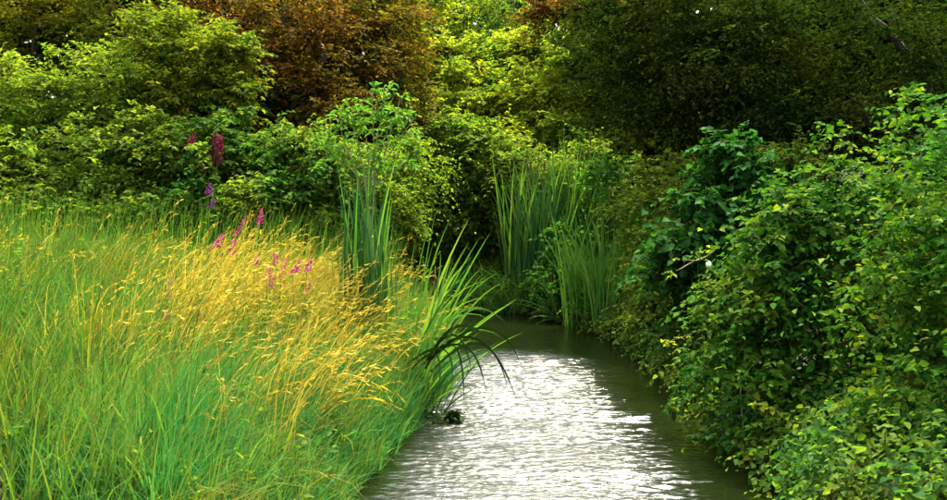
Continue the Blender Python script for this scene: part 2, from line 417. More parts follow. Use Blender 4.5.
M_PINK = leaf_mat('faded_pink_petal', [(0.34, 0.09, 0.11), (0.48, 0.16, 0.18), (0.5, 0.24, 0.2)], trans=0.25, tint=(1.2, 0.8, 0.8))
M_SEDGE_SILHOUETTE = leaf_mat('silhouette_sedge_leaf', [(0.010, 0.028, 0.008), (0.018, 0.045, 0.011)], trans=0.10, rough=0.5)  # near-black greens put the backlit silhouette look into the leaf colour
M_WHITE = leaf_mat('white_petal', [(0.75, 0.75, 0.72), (0.82, 0.82, 0.8)], trans=0.25, tint=(1, 1, 1))
M_BROWN = bark_mat('cattail_brown', (0.05, 0.022, 0.008), (0.11, 0.05, 0.018), 60)

# ------------------------------------------------------------------ trees and shrubs
def shrub(name, label, cat_, base_, lobes, mat, leaf, kind='rhomb', aspect=0.5, per=24, k=9, clump=0.35, tw=(0.3, 0.6), droop=0.35,
          up=0.25, flat=0.5, fill=0.22, squash=1.0, group=None, stems=1, r0=0.09, bark=None, twigs=False, spread=0.9, limbs=True):
    z = float(ground_z(np.array([base_[0]]), np.array([base_[1]]))[0])
    b = np.array([base_[0], base_[1], z - 0.05])
    root = thing(name, label, cat_, b, group)
    bk = bark or BARK
    if limbs:
        top = np.mean([c for c, r in lobes], 0)
        fork = b + (top - b) * 0.45 + rng.normal(size=3) * 0.1
        link('trunk', tube('trunk', bent(b, fork, 6, 0.15), np.linspace(r0, r0 * 0.65, 6), bk), root)
        for c, r in lobes:
            tip = c + np.array([0, 0, r[2] * 0.6])
            link('limb', tube('limb', bent(fork - (fork - b) * 0.12, tip, 8, 0.2, -0.04), np.linspace(r0 * 0.6, r0 * 0.1, 8), bk, 6), root)
    o, d, L = crown_twigs(lobes, per, clump, tw, up, spread, fill, squash)
    zz = ground_z(o[:, 0], o[:, 1])
    keep = o[:, 2] > np.maximum(zz, 0) + 0.03
    o, d, L = o[keep], d[keep], L[keep]
    lv = sprays(o, d, L, k, leaf, droop, 0.35, flat)
    keep = lv[0][:, 2] > 0.02
    lv = tuple(a[keep] for a in lv)
    link('crown', leaf_mesh('crown', lv, mat, kind, aspect), root)
    if twigs:
        tag(link('twigs', twig_mesh('twigs', o[::3], d[::3], L[::3], droop, bk), root), kind='stuff')
    return root, lv

# far wood closing the view behind everything
o, d, L = crown_twigs([lobe(x, y, dd, rx, ry) for x, y, dd, rx, ry in (
    (-160, 30, 34, 170, 130), (60, 60, 33, 150, 120), (230, 60, 31, 130, 110), (700, 60, 30, 130, 120), (860, 30, 30, 140, 140), (900, 60, 24, 130, 130), (760, 80, 24, 110, 100), (660, 40, 24, 90, 80), (820, 0, 22, 130, 90), (1000, 40, 22, 130, 130), (60, 150, 22, 140, 70), (200, 10, 27, 150, 60), (340, 20, 27, 110, 60), (60, 10, 27, 130, 60), (220, 150, 22.5, 130, 60), (-120, 140, 23, 140, 90), (1080, 40, 32, 170, 140),
    (340, 120, 30, 120, 70), (600, 110, 32, 130, 80), (470, 130, 34, 120, 80), (470, 10, 42, 160, 70), (-330, 40, 33, 200, 160), (1300, 40, 33, 200, 160))], 2.4, 0.8, (0.6, 1.2))
lv = sprays(o, d, L, 9, 0.50, 0.4)
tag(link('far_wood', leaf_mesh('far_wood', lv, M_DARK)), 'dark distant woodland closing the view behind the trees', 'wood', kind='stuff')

# distant trees seen through the gap above the stream
shrub('distant_tree', 'cool blue-green distant tree in the gap above the bright central thicket', 'tree', (-0.4, 33), [lobe(470, 28, 33, 34, 30), lobe(500, 20, 34, 30, 34)],
      M_TEAL, 0.17, per=16, k=9, clump=0.5, tw=(0.4, 0.8), r0=0.16)
shrub('distant_tree', 'yellow-green distant tree just above the left shoulder of the central thicket', 'tree', (-1.2, 31), [lobe(428, 22, 30, 36, 34), lobe(452, 2, 32, 34, 26), lobe(418, 60, 28, 26, 30)],
      M_YG, 0.15, per=18, k=9, clump=0.45, tw=(0.4, 0.8), r0=0.15)
shrub('distant_tree', 'mid-green distant tree beside the dark overhanging tree, at the top of the gap', 'tree', (1.4, 29), [lobe(515, 8, 30, 38, 26), lobe(560, 60, 27, 36, 34), lobe(596, 40, 27, 30, 40)],
      M_MID, 0.14, per=18, k=9, clump=0.45, tw=(0.4, 0.8), r0=0.15)
shrub('copper_tree', 'small orange-brown tree glimpsed at the top between green crowns', 'tree', (2.0, 25), [lobe(556, 14, 25, 34, 26), lobe(592, 4, 25, 24, 26)],
      M_COPPER, 0.13, per=22, k=9, clump=0.35, r0=0.1, squash=0.6)

# copper-leaved trees, upper left
shrub('copper_tree', 'large dark copper-leaved tree filling the upper left', 'tree', (-4.0, 21.5),
      [lobe(285, 18, 21, 62, 46), lobe(330, 72, 20.5, 56, 46), lobe(262, 84, 21, 50, 48), lobe(215, 22, 22, 52, 44), lobe(300, 122, 20, 60, 34), lobe(330, 8, 22, 60, 36)],
      M_COPPER, 0.125, per=15, k=10, clump=0.42, tw=(0.35, 0.7), droop=0.45, squash=0.45, up=0.1, flat=0.4, r0=0.2, fill=0.15)
shrub('copper_tree', 'bronze-tinged olive tree beside the bright central thicket', 'tree', (-1.9, 22.5),
      [lobe(392, 44, 22.5, 44, 50), lobe(398, 100, 21.5, 38, 44), lobe(372, 4, 23, 44, 36)],
      M_BRONZE, 0.12, per=18, k=10, clump=0.40, tw=(0.3, 0.65), droop=0.4, squash=0.55, up=0.15, flat=0.4, r0=0.14)
shrub('olive_tree', 'dull olive tree at the far left edge beyond the shrubs', 'tree', (-10.5, 22.5),
      [lobe(120, 14, 22, 60, 50), lobe(40, 40, 23, 66, 56), lobe(-40, 20, 23, 60, 60)],
      M_OLIVE, 0.12, per=20, k=9, clump=0.36, tw=(0.35, 0.7), droop=0.4, squash=0.5, r0=0.2)

# yellow-green shrub at the left and the green brambles below it
shrub('hazel_shrub', 'sunlit yellow-green leafy shrub in front of the copper tree', 'shrub', (-4.9, 18.4),
      [lobe(212, 72, 18.3, 36, 36), lobe(180, 102, 18.2, 42, 40), lobe(232, 98, 18, 26, 24), lobe(166, 54, 18.8, 34, 40)],
      M_HAZEL, 0.125, 'lance', 0.5, per=30, k=9, clump=0.26, tw=(0.25, 0.5), droop=0.3, squash=0.6, flat=0.4, stems=3, r0=0.06, fill=0.15)
shrub('hazel_shrub', 'leafy green shrub left of the sunlit yellow-green one', 'shrub', (-7.4, 18.6),
      [lobe(110, 90, 18.6, 52, 46), lobe(40, 110, 18.6, 56, 50), lobe(-30, 100, 19, 50, 60)],
      M_MID, 0.115, 'rhomb', 0.55, per=24, k=9, clump=0.28, tw=(0.25, 0.5), droop=0.3, squash=0.6, r0=0.06)
shrub('bramble_bush', 'dense green bramble bush behind the dry grass, under the copper tree', 'bush', (-3.4, 17.6),
      [lobe(260, 150, 17.5, 58, 30), lobe(205, 168, 17.2, 56, 36), lobe(310, 172, 17.2, 44, 32), lobe(250, 196, 16.8, 66, 26), lobe(200, 215, 16.6, 60, 24), lobe(310, 212, 16.8, 44, 26)],
      M_MIX, 0.115, 'lance', 0.6, per=30, k=8, clump=0.26, tw=(0.25, 0.6), droop=0.5, r0=0.03, squash=0.7)
shrub('bramble_bush', 'dense green bramble bush at the far left behind the grass', 'bush', (-6.4, 17.4),
      [lobe(140, 160, 17.2, 56, 44), lobe(60, 172, 17.2, 62, 44), lobe(-25, 170, 17.5, 60, 50), lobe(110, 214, 16.6, 60, 26), lobe(20, 214, 16.6, 60, 28), lobe(-60, 214, 16.8, 60, 30)],
      M_MID, 0.115, 'rhomb', 0.6, per=24, k=8, clump=0.28, tw=(0.25, 0.6), droop=0.5, r0=0.03, squash=0.7)
shrub('bramble_bush', 'low green bush behind the tall reeds on the left bank', 'bush', (-1.9, 18.2),
      [lobe(365, 178, 17.6, 42, 36), lobe(400, 168, 18.6, 40, 34), lobe(385, 215, 17.2, 40, 26)],
      M_MID, 0.095, 'lance', 0.55, per=30, k=8, clump=0.24, tw=(0.25, 0.5), droop=0.5, r0=0.03, squash=0.7)

# bright central thicket
shrub('thicket_shrub', 'bright yellow-green rounded shrub crowning the central thicket', 'shrub', (0.6, 26.5),
      [lobe(480, 74, 27, 56, 32), lobe(530, 70, 27, 50, 28), lobe(455, 108, 25, 44, 34), lobe(515, 112, 24.6, 60, 34), lobe(430, 84, 26.5, 36, 34)],
      M_YG, 0.145, 'rhomb', 0.6, per=32, k=9, clump=0.3, tw=(0.25, 0.5), droop=0.35, squash=0.8, r0=0.07)
shrub('thicket_shrub', 'olive-green shrub on the right shoulder of the central thicket', 'shrub', (2.2, 23.5),
      [lobe(575, 96, 23.5, 44, 36), lobe(596, 134, 22.5, 40, 36), lobe(556, 140, 22.6, 46, 34)],
      M_YG, 0.14, 'rhomb', 0.6, per=30, k=9, clump=0.3, tw=(0.25, 0.5), squash=0.8, r0=0.06)
shrub('thicket_shrub', 'mid-green shrub overhanging the dark hollow at the stream bend', 'shrub', (-0.6, 22.4),
      [lobe(430, 160, 21.4, 44, 40), lobe(470, 168, 21.4, 46, 42), lobe(505, 176, 21, 46, 46), lobe(440, 204, 21.2, 52, 28), lobe(490, 206, 21.2, 46, 26)],
      M_MID, 0.135, 'rhomb', 0.55, per=32, k=9, clump=0.26, tw=(0.25, 0.55), droop=0.5, squash=0.7, r0=0.06)
shrub('thicket_shrub', 'small leafy shrub behind the reed bed, below the olive one', 'shrub', (1.8, 21.4),
      [lobe(545, 190, 20.6, 42, 40), lobe(590, 190, 20.2, 44, 40)],
      M_MID, 0.11, 'rhomb', 0.55, per=28, k=8, clump=0.26, squash=0.7, r0=0.05)

# dark trees on the right
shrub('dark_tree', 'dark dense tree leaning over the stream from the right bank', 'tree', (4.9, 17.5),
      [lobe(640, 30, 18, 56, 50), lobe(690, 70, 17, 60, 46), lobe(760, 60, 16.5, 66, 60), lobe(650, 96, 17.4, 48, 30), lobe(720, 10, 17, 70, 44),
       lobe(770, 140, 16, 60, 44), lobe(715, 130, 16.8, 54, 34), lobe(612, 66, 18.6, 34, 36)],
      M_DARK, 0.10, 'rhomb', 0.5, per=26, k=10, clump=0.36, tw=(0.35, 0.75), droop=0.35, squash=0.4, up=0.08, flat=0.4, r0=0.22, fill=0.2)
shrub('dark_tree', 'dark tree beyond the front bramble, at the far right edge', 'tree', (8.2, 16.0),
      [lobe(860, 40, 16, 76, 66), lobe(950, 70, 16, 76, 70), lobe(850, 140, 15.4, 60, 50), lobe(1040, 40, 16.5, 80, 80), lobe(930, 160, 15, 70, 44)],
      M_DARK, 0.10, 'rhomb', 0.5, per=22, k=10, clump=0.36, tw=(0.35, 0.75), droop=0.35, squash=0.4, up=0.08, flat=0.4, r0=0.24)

# bushes of the right bank
shrub('waterside_bush', 'green bush at the waterside between the reeds and the shaded gap', 'bush', (2.75, 15.6),
      [lobe(656, 226, 15.8, 36, 46), lobe(670, 266, 14.8, 34, 40), lobe(645, 290, 15.2, 26, 38), lobe(676, 300, 14.2, 28, 34), lobe(668, 186, 16, 34, 30), lobe(655, 318, 14.2, 26, 18)],
      M_MID, 0.085, 'lance', 0.65, per=40, k=8, clump=0.2, tw=(0.2, 0.45), droop=0.55, r0=0.03, squash=0.7)
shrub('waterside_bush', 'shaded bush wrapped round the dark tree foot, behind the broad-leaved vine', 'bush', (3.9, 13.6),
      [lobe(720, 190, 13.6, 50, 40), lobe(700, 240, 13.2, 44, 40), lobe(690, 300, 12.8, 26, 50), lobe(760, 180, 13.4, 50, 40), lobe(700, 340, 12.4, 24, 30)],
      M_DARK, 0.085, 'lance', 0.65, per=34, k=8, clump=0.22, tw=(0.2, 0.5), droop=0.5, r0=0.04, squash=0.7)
shrub('waterside_bush', 'green bush spilling beyond the front bramble at the far right', 'bush', (4.3, 9.6),
      [lobe(845, 240, 9.8, 60, 70), lobe(920, 190, 9.8, 80, 80), lobe(870, 340, 9.2, 70, 70), lobe(950, 310, 8.9, 80, 90), lobe(1030, 230, 9.6, 80, 110), lobe(850, 410, 8.7, 60, 60), lobe(850, 455, 8.3, 70, 50), lobe(935, 455, 8.0, 80, 60), lobe(1030, 420, 8.4, 80, 80), lobe(900, 300, 8.2, 60, 90), lobe(960, 220, 8.0, 80, 90), lobe(950, 400, 7.4, 80, 90), lobe(1050, 330, 7.2, 100, 150), lobe(870, 470, 7.7, 50, 50)],
      M_FRONT, 0.078, 'lance', 0.7, per=25, k=8, clump=0.2, tw=(0.2, 0.5), droop=0.5, r0=0.03, squash=0.7)

def split_leaves(root, lv, mat, aspect, n, part='leaf', rest='foliage'):
    """the n leaves that show largest become leaves of their own, the rest one mass"""
    pos, ax, nr, ln = lv
    dist = np.linalg.norm(pos - np.array([0, 0, CAM_Z]), axis=1)
    score = ln / dist
    order = np.argsort(-score)[:n]
    rest_i = np.setdiff1d(np.arange(len(pos)), order)
    tag(link(rest, leaf_mesh(rest, tuple(a[rest_i] for a in lv), mat, 'heart', aspect), root), kind='stuff')
    one = leaf_mesh(part, (np.zeros((1, 3)), np.array([[1., 0, 0]]), np.array([[0, 0, 1.]]), np.ones(1)), mat, 'heart', aspect)
    import mathutils
    inv = root.matrix_basis.inverted()
    A = norm(ax[order]); S = norm(np.cross(nr[order], A)); N = np.cross(A, S)
    for p, a, s, nn, l in zip(pos[order], A, S, N, ln[order]):
        o = bpy.data.objects.new(part, one); COL.objects.link(o); o.parent = root
        m = mathutils.Matrix(((a[0] * l, s[0] * l, nn[0] * l, p[0]), (a[1] * l, s[1] * l, nn[1] * l, p[1]), (a[2] * l, s[2] * l, nn[2] * l, p[2]), (0, 0, 0, 1)))
        o.matrix_basis = inv @ m

def leafy_bush(name, label, base_, lobes, mat, leaf, aspect, per, k, clump, tw, droop, n, bark):
    z = float(ground_z(np.array([base_[0]]), np.array([base_[1]]))[0])
    root = thing(name, label, 'bush', (base_[0], base_[1], z))
    o, d, L = crown_twigs(lobes, per, clump, tw, 0.2, 0.9, 0.2, 0.7)
    keep = o[:, 2] > np.maximum(ground_z(o[:, 0], o[:, 1]), 0) + 0.02
    o, d, L = o[keep], d[keep], L[keep]
    lv = sprays(o, d, L, k, leaf, droop, 0.3, 0.45)
    keep = lv[0][:, 2] > 0.03; lv = tuple(a[keep] for a in lv)
    tag(link('twigs', twig_mesh('twigs', o[::2], d[::2], L[::2], droop, bark, 0.004), root), kind='stuff')
    for i in range(7):
        c, r = lobes[i % len(lobes)]
        link('stem', tube('stem', bent((base_[0] + rng.normal() * .15, base_[1] + rng.normal() * .2, z - .03), c + rng.normal(size=3) * r * .4, 7, .2, -.08), np.linspace(.016, .006, 7), bark, 5), root)
    split_leaves(root, lv, mat, aspect, n)
    return root

front = leafy_bush('bramble_bush', 'light green bramble bush hanging over the water at the right front', (3.05, 9.6),
    [lobe(785, 232, 9.9, 46, 36), lobe(752, 278, 9.7, 42, 38), lobe(785, 300, 9.3, 48, 50), lobe(736, 325, 9.7, 34, 38), lobe(764, 370, 9.2, 44, 40),
     lobe(780, 425, 8.8, 40, 40), lobe(800, 465, 8.3, 36, 34), lobe(722, 375, 9.8, 26, 26), lobe(800, 250, 9.6, 50, 56)],
    M_FRONT, 0.072, 0.75, 48, 8, 0.17, (0.18, 0.42), 0.5, 300, GSTEM)
vine = leafy_bush('broad_leaved_vine', 'cool green broad-leaved vine climbing in front of the dark tree', (3.6, 12.8),
    [lobe(730, 158, 13.0, 26, 24), lobe(712, 205, 12.8, 28, 30), lobe(745, 190, 12.9, 24, 34), lobe(688, 245, 12.6, 28, 20), lobe(668, 268, 12.8, 20, 14)],
    M_VINE, 0.115, 0.85, 34, 7, 0.2, (0.2, 0.4), 0.6, 220, GSTEM)

# low leafy undergrowth over the right bank and behind the left bank
x = np.concatenate([rng.uniform(1.5, 11, 6500), rng.uniform(-14, 2, 5000), rng.uniform(2, 6, 3500)]); y = np.concatenate([rng.uniform(4.5, 23, 6500), rng.uniform(16.6, 27, 5000), rng.uniform(4.5, 9.5, 3500)])
sd_ = shore(x, y); k = (sd_ > 0.02); x, y, sd_ = x[k], y[k], sd_[k]
k = ~((x < np.interp(y, CL[:, 1], CL[:, 0])) & (y < 16.4)); x, y, sd_ = x[k], y[k], sd_[k]
o = np.stack([x, y, ground_z(x, y) + rng.random(len(x)) * .25], 1)
dd = rnd_unit(len(x)); dd[:, 2] = abs(dd[:, 2]) + .3
lv = sprays(o, norm(dd), rng.uniform(.25, .6, len(x)), 8, .125, .5); k = (lv[0][:, 2] > .03) & ~((lv[0][:, 1] < 9.6) & (lv[0][:, 0] < 6.5))
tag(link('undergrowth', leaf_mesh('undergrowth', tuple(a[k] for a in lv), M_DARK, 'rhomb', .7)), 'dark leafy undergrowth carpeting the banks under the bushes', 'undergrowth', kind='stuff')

# creepers trailing over the waterline of the right and far banks
x = rng.uniform(-6, 3.4, 60000); y = rng.uniform(5, 21.5, 60000)
k = (x > np.interp(y, CL[:, 1], CL[:, 0])) | (y > 18.6); x, y = x[k], y[k]
sd_ = shore(x, y); k = (sd_ > 0.0) & (sd_ < .38); x, y = x[k], y[k]
xn = rng.uniform(2.3, 6, 4200); yn = rng.uniform(4.6, 9.6, 4200); k = (shore(xn, yn) > .3) & (xn < yn * .56 + .6); x = np.concatenate([x, xn[k]]); y = np.concatenate([y, yn[k]])
o = np.stack([x, y, ground_z(x, y) + rng.random(len(x)) * .4], 1)
dd = rnd_unit(len(x)); dd[:, 0] -= .5; dd[:, 1] -= .4; dd[:, 2] = dd[:, 2] * .6 + .1
lv = sprays(o, norm(dd), rng.uniform(.2, .5, len(x)), 7, .075, .8); k = lv[0][:, 2] > .015
tag(link('creepers', leaf_mesh('creepers', tuple(a[k] for a in lv), M_MIX, 'lance', .7)), 'leafy creepers trailing over the waterline of the right bank', 'creepers', kind='stuff')

# ------------------------------------------------------------------ grass of the left bank
def scatter(n, x0, x1, y0, y1, smin=0.05):
    x = rng.uniform(x0, x1, n); y = rng.uniform(y0, y1, n)
    s = shore(x, y); k = (s > smin) & (np.abs(x) < 0.55 * y + 1.0)
    x, y, s = x[k], y[k], s[k]
    return x, y, s
def rootz(x, y): return np.stack([x, y, ground_z(x, y) - 0.02], 1)
def pxpy(p):
    fwd = p[:, 1] * math.cos(PITCH) - (p[:, 2] - CAM_Z) * math.sin(PITCH)
    up_ = p[:, 1] * math.sin(PITCH) + (p[:, 2] - CAM_Z) * math.cos(PITCH)
    return CX + F * p[:, 0] / fwd, CY - F * up_ / fwd

def left_only(x, y): return x < np.interp(y, CL[:, 1], CL[:, 0])

# sward: uneven tufts, each with its own lean
def tufted(x, y, az0, az1, l0, l1, c0, c1, seed):
    n = len(x)
    az = az0 + az1 * 1.1 * vnoise(x, y, 2.6, seed) + rng.normal(0, az1 * .6, n)
    le = np.clip(l0 + (l1 - l0) * (.5 + .45 * vnoise(x, y, 3.1, seed + 1)) + rng.normal(0, .10, n), 0, 1.2)
    cu = np.clip(c0 + (c1 - c0) * rng.random(n) ** 1.3, 0, 2.6)
    hf = np.clip(1 + .22 * vnoise(x, y, 3.7, seed + 2), .55, 1.5)
    return az, le, cu, hf
def tuft_blades(x, y, s, per, rad, h0, h1, az_bias):
    """blades springing from shared crowns and falling outwards, all tufts leaning a little downwind"""
    n = len(x); k_ = rng.integers(per[0], per[1], n); idx = np.repeat(np.arange(n), k_); m = len(idx)
    a = rng.uniform(0, 6.28, m); r_ = rng.random(m) ** .7
    rr_ = rad * rng.uniform(.6, 1.5, n)[idx] * r_
    bx, by = x[idx] + np.cos(a) * rr_, y[idx] + np.sin(a) * rr_
    vx, vy = np.cos(a) * r_ + az_bias + rng.normal(0, .25, m), np.sin(a) * r_ + rng.normal(0, .25, m)
    th = rng.uniform(.5, 1.3, n)[idx]
    h = rng.uniform(h0, h1, m) * th * np.clip(0.6 + s[idx] * 0.45, 0.55, 1.0)
    le = np.clip(.08 + .35 * r_ + rng.normal(0, .1, m), 0, 1); cu = np.clip(.3 + 1.1 * r_ * rng.random(m) + rng.normal(0, .35, m) + (rng.random(m) < .2) * .9, .05, 2.4)
    ok = shore(bx, by) > -.04
    return bx[ok], by[ok], h[ok], np.arctan2(vy, vx)[ok], le[ok], cu[ok]
x, y, s = scatter(3900, -9.5, 0.2, 5, 18); k = left_only(x, y); x, y, s = x[k], y[k], s[k]
bx, by, h, az, le, cu = tuft_blades(x, y, s, (12, 30), .14, .42, 1.0, .35)
tag(link('grass', blade_mesh('grass', rootz(bx, by), h, az, le, cu, rng.uniform(.008, .016, len(bx)) * np.where(rng.random(len(bx)) < .15, 1.8, 1.0), M_GRASS)),
    'lush green grass covering the left bank', 'grass', kind='stuff')
# cool fine grass by the water
x, y, s = scatter(3000, -2.9, 0.1, 5.6, 13.5, 0.0); k = left_only(x, y) & (s < 1.2 + 0.4 * vnoise(x, y, 1.5, 3)); x, y, s = x[k], y[k], s[k]
bx, by, h, az, le, cu = tuft_blades(x, y, s, (16, 34), .11, .32, .78, .25)
tag(link('waterside_grass', blade_mesh('waterside_grass', rootz(bx, by), h, az, le, cu, rng.uniform(.006, .012, len(bx)) * np.where(rng.random(len(bx)) < .15, 1.8, 1.0), M_COOLG)),
    'fine cool-green grass along the left edge of the water', 'grass', kind='stuff')

# leafy weeds tangled into the grass
x, y, s = scatter(1500, -9, 0, 5.4, 16.5, .15); k = left_only(x, y) & (vnoise(x, y, 1.8, 77) > -.1); x, y = x[k], y[k]; n = len(x)
o = rootz(x, y); o[:, 2] += rng.uniform(.05, .35, n); dd = rnd_unit(n) * .6 + UP
lv = sprays(o, norm(dd), rng.uniform(.25, .6, n), 12, .085, .25)
tag(link('weeds', leaf_mesh('weeds', lv, M_MIX, 'lance', .5)), 'leafy green weeds tangled into the grass of the left bank', 'weeds', kind='stuff')

# golden seeding grass
def dry_patch(x, y):
    a = 1.15 * np.exp(-(((x + 2.5) / 0.85) ** 2 + ((y - 11.6) / 2.7) ** 2))
    b = 0.36 * np.exp(-(((x + 3.1) / 1.1) ** 2 + ((y - 12.8) / 2.0) ** 2))
    c = 0.5 * np.exp(-(((x + 1.9) / 0.75) ** 2 + ((y - 8.6) / 1.3) ** 2))
    e = 0.12 * np.exp(-(((x + 5.6) / 0.9) ** 2 + ((y - 11.5) / 1.6) ** 2))
    return np.clip(np.maximum.reduce([a, b, c, e]) * (0.9 + 0.55 * vnoise(x, y, 2.6, 9)), 0, 1)
x, y, s = scatter(40000, -9, 0, 6.5, 16.8, 0.35); k = left_only(x, y) & (rng.random(len(x)) < dry_patch(x, y)); x, y = x[k], y[k]
rt = rootz(x, y); n = len(x)
az, le, cu, hf = tufted(x, y, 0.0, 0.6, 0.05, 0.65, 0.3, 1.9, 41)
h = rng.uniform(0.5, 1.32, n) * np.clip(hf, .7, 1.2)
tag(link('dry_grass', blade_mesh('dry_grass', rt, h, az, le, cu, rng.uniform(.006, .011, n), M_GOLD, 5)), 'golden dry seeding grass arching across the left bank', 'grass', kind='stuff')
sel = rng.random(n) < .4
pts, dx = blade_points(rt[sel], h[sel], az[sel], le[sel], cu[sel], np.linspace(.70, 1.0, 9), 32)
m = pts.shape[1]
tg = norm(np.gradient(pts, axis=1)).reshape(-1, 3); pos = pts.reshape(-1, 3); N2 = len(pos)
axs = tg + rng.normal(size=(N2, 3)) * 0.22 - UP * 0.12
tag(link('seed_heads', leaf_mesh('seed_heads', (pos, axs, rng.normal(size=(N2, 3)), rng.uniform(.04, .085, N2)), M_GOLD, 'rhomb', 0.13)), 'golden nodding seed heads of the dry grass', 'seed heads', kind='stuff')
# leafy dry blades in the sward
x, y, s = scatter(26000, -9, 0, 6, 16, 0.3); k = left_only(x, y) & (rng.random(len(x)) < 0.12 + dry_patch(x, y) * .6); x, y = x[k], y[k]; n = len(x)
az, le, cu, hf = tufted(x, y, 0.1, 0.9, 0.1, 0.8, 0.6, 2.2, 51)
tag(link('withered_grass', blade_mesh('withered_grass', rootz(x, y), rng.uniform(.5, .95, n), az, le, cu, rng.uniform(.006, .012, n), M_STRAW)),
    'brown withered grass blades mixed into the green sward', 'grass', kind='stuff')
# upright pale stalks against the brambles
x, y, s = scatter(2600, -9, -1.2, 14.3, 17, 0.3); n = len(x); rt = rootz(x, y); h = rng.uniform(1.0, 1.55, n); az = rng.normal(0, 1, n); le = rng.uniform(0, .12, n); cu = rng.uniform(.1, .8, n)
tag(link('tall_stalks', blade_mesh('tall_stalks', rt, h, az, le, cu, rng.uniform(.006, .010, n), M_REED2, 5)), 'tall pale-green stalks standing against the brambles', 'grass', kind='stuff')
# far and right bank grass
x, y, s = scatter(26000, -5, 4.5, 15, 23, 0.02); k = ~left_only(x, y) | (y > 19); x, y = x[k], y[k]; n = len(x)
tag(link('far_bank_grass', blade_mesh('far_bank_grass', rootz(x, y), rng.uniform(.35, .8, n), rng.uniform(0, 6.28, n), rng.uniform(0, .5, n), rng.uniform(.3, 1.8, n), rng.uniform(.007, .014, n), M_GRASS)),
    'green grass tangled along the far bank of the bend', 'grass', kind='stuff')
# flattened straw, bottom left corner
x, y, s = scatter(160, -2.0, -1.6, 5.2, 5.8, 0.2); n = len(x)
tag(link('flattened_straw', blade_mesh('flattened_straw', rootz(x, y) + UP * .05, rng.uniform(.4, .8, n), rng.normal(0.0, .5, n), rng.uniform(.8, 1.4, n), rng.uniform(.1, .6, n), rng.uniform(.006, .012, n), M_STRAW)),
    'flattened brown straw in the lower left corner', 'straw', kind='stuff')

# ------------------------------------------------------------------ reeds, each leaf a part
def reed_leaf_variants(mat, name='leaf', seg=9):
    """unit-long leaves from nearly straight to arched over, twisting along their length"""
    out = []
    for cu in (0.05, 0.15, 0.3, 0.55, 0.9, 1.4, 1.9):
        for ratio in (0.011, 0.017):
            th0 = rng.uniform(.5, 1.0); V = []; p = np.zeros(3)
            for i in range(seg + 1):
                t = i / seg; ang = cu * t ** 1.6; th = th0 + .5 * t
                tn = np.array([math.sin(ang), 0, math.cos(ang)]); nn = np.array([math.cos(ang), 0, -math.sin(ang)])
                sd = math.cos(th) * np.array([0, 1.0, 0]) + math.sin(th) * nn
                kn = np.cross(tn, sd)
                w = ratio * .5 * (1 - t ** 3) * (.6 + .8 * min(1, t * 3 + .2) * .6)
                if i < seg: V += [p - sd * w, p + kn * w * .35, p + sd * w]
                else: V += [p]
                p = p + tn / seg
            Fq = []
            for i in range(seg - 1):
                a = 3 * i; Fq += [(a, a + 1, a + 4, a + 3), (a + 1, a + 2, a + 5, a + 4)]
            a = 3 * (seg - 1)
            out.append((cu, mesh_from(name, np.array(V), [np.array(Fq), np.array([(a, a + 1, a + 3), (a + 1, a + 2, a + 3)])], mat)))
    return out
RV = {'rust': reed_leaf_variants(leaf_mat('rusty_leaf', [(0.12, 0.045, 0.012), (0.24, 0.12, 0.03)], trans=.2)), 'dark': reed_leaf_variants(M_REED), 'pale': reed_leaf_variants(M_REED2)}

def reed_clump(label, base_, n, hgt, spread, lean, curl, kind, width=0.018, cat_='reeds', az=None, heads=0, name='reed_clump', group=None, z=None):
    if z is None: z = float(ground_z(np.array([base_[0]]), np.array([base_[1]]))[0])
    root = thing(name, label, cat_, (base_[0], base_[1], max(z, -0.1)), group)
    for i in range(n):
        cu = float(np.clip(rng.normal(curl, curl * .5), 0.02, 2.0)); q = rng.random(); kd = 'rust' if q < .006 else ('pale' if q < (.5 if kind == 'mix' else .2) else ('dark' if kind == 'mix' else kind)); v = min(RV[kd], key=lambda q: abs(q[0] - cu) + rng.random() * .08)[1]
        o = bpy.data.objects.new('leaf', v); COL.objects.link(o); o.parent = root
        H = rng.uniform(*hgt)
        w = width * rng.uniform(.7, 1.3)
        a = rng.uniform(0, 6.28) if az is None else rng.normal(az[0], az[1])
        q = rnd_unit(1)[0] * spread * rng.random() ** .5
        o.location = (q[0], q[1], -0.03); o.rotation_euler = (0, abs(rng.normal(0, lean)), a); o.rotation_mode = 'XYZ'
        o.scale = (H, H, H)
    for i in range(heads):
        q = rnd_unit(1)[0] * spread * .7; H = hgt[1] * rng.uniform(.8, .95); ln = rng.normal(size=2) * .05
        b = np.array([base_[0] + q[0], base_[1] + q[1], z - .02]); tp = b + np.array([ln[0], ln[1], H])
        st = link('stalk', tube('stalk', bent(b, tp, 6, .02), np.linspace(.006, .004, 6), GSTEM, 5), root)
        ps = np.array([tp + UP * (tt - .26) for tt in (0, .012, .03, .15, .18, .19, .192, .26)])
        link('cattail', tube('cattail', ps, np.array([.004, .011, .0145, .0145, .012, .006, .003, .002]), M_BROWN, 8), st)
    return root

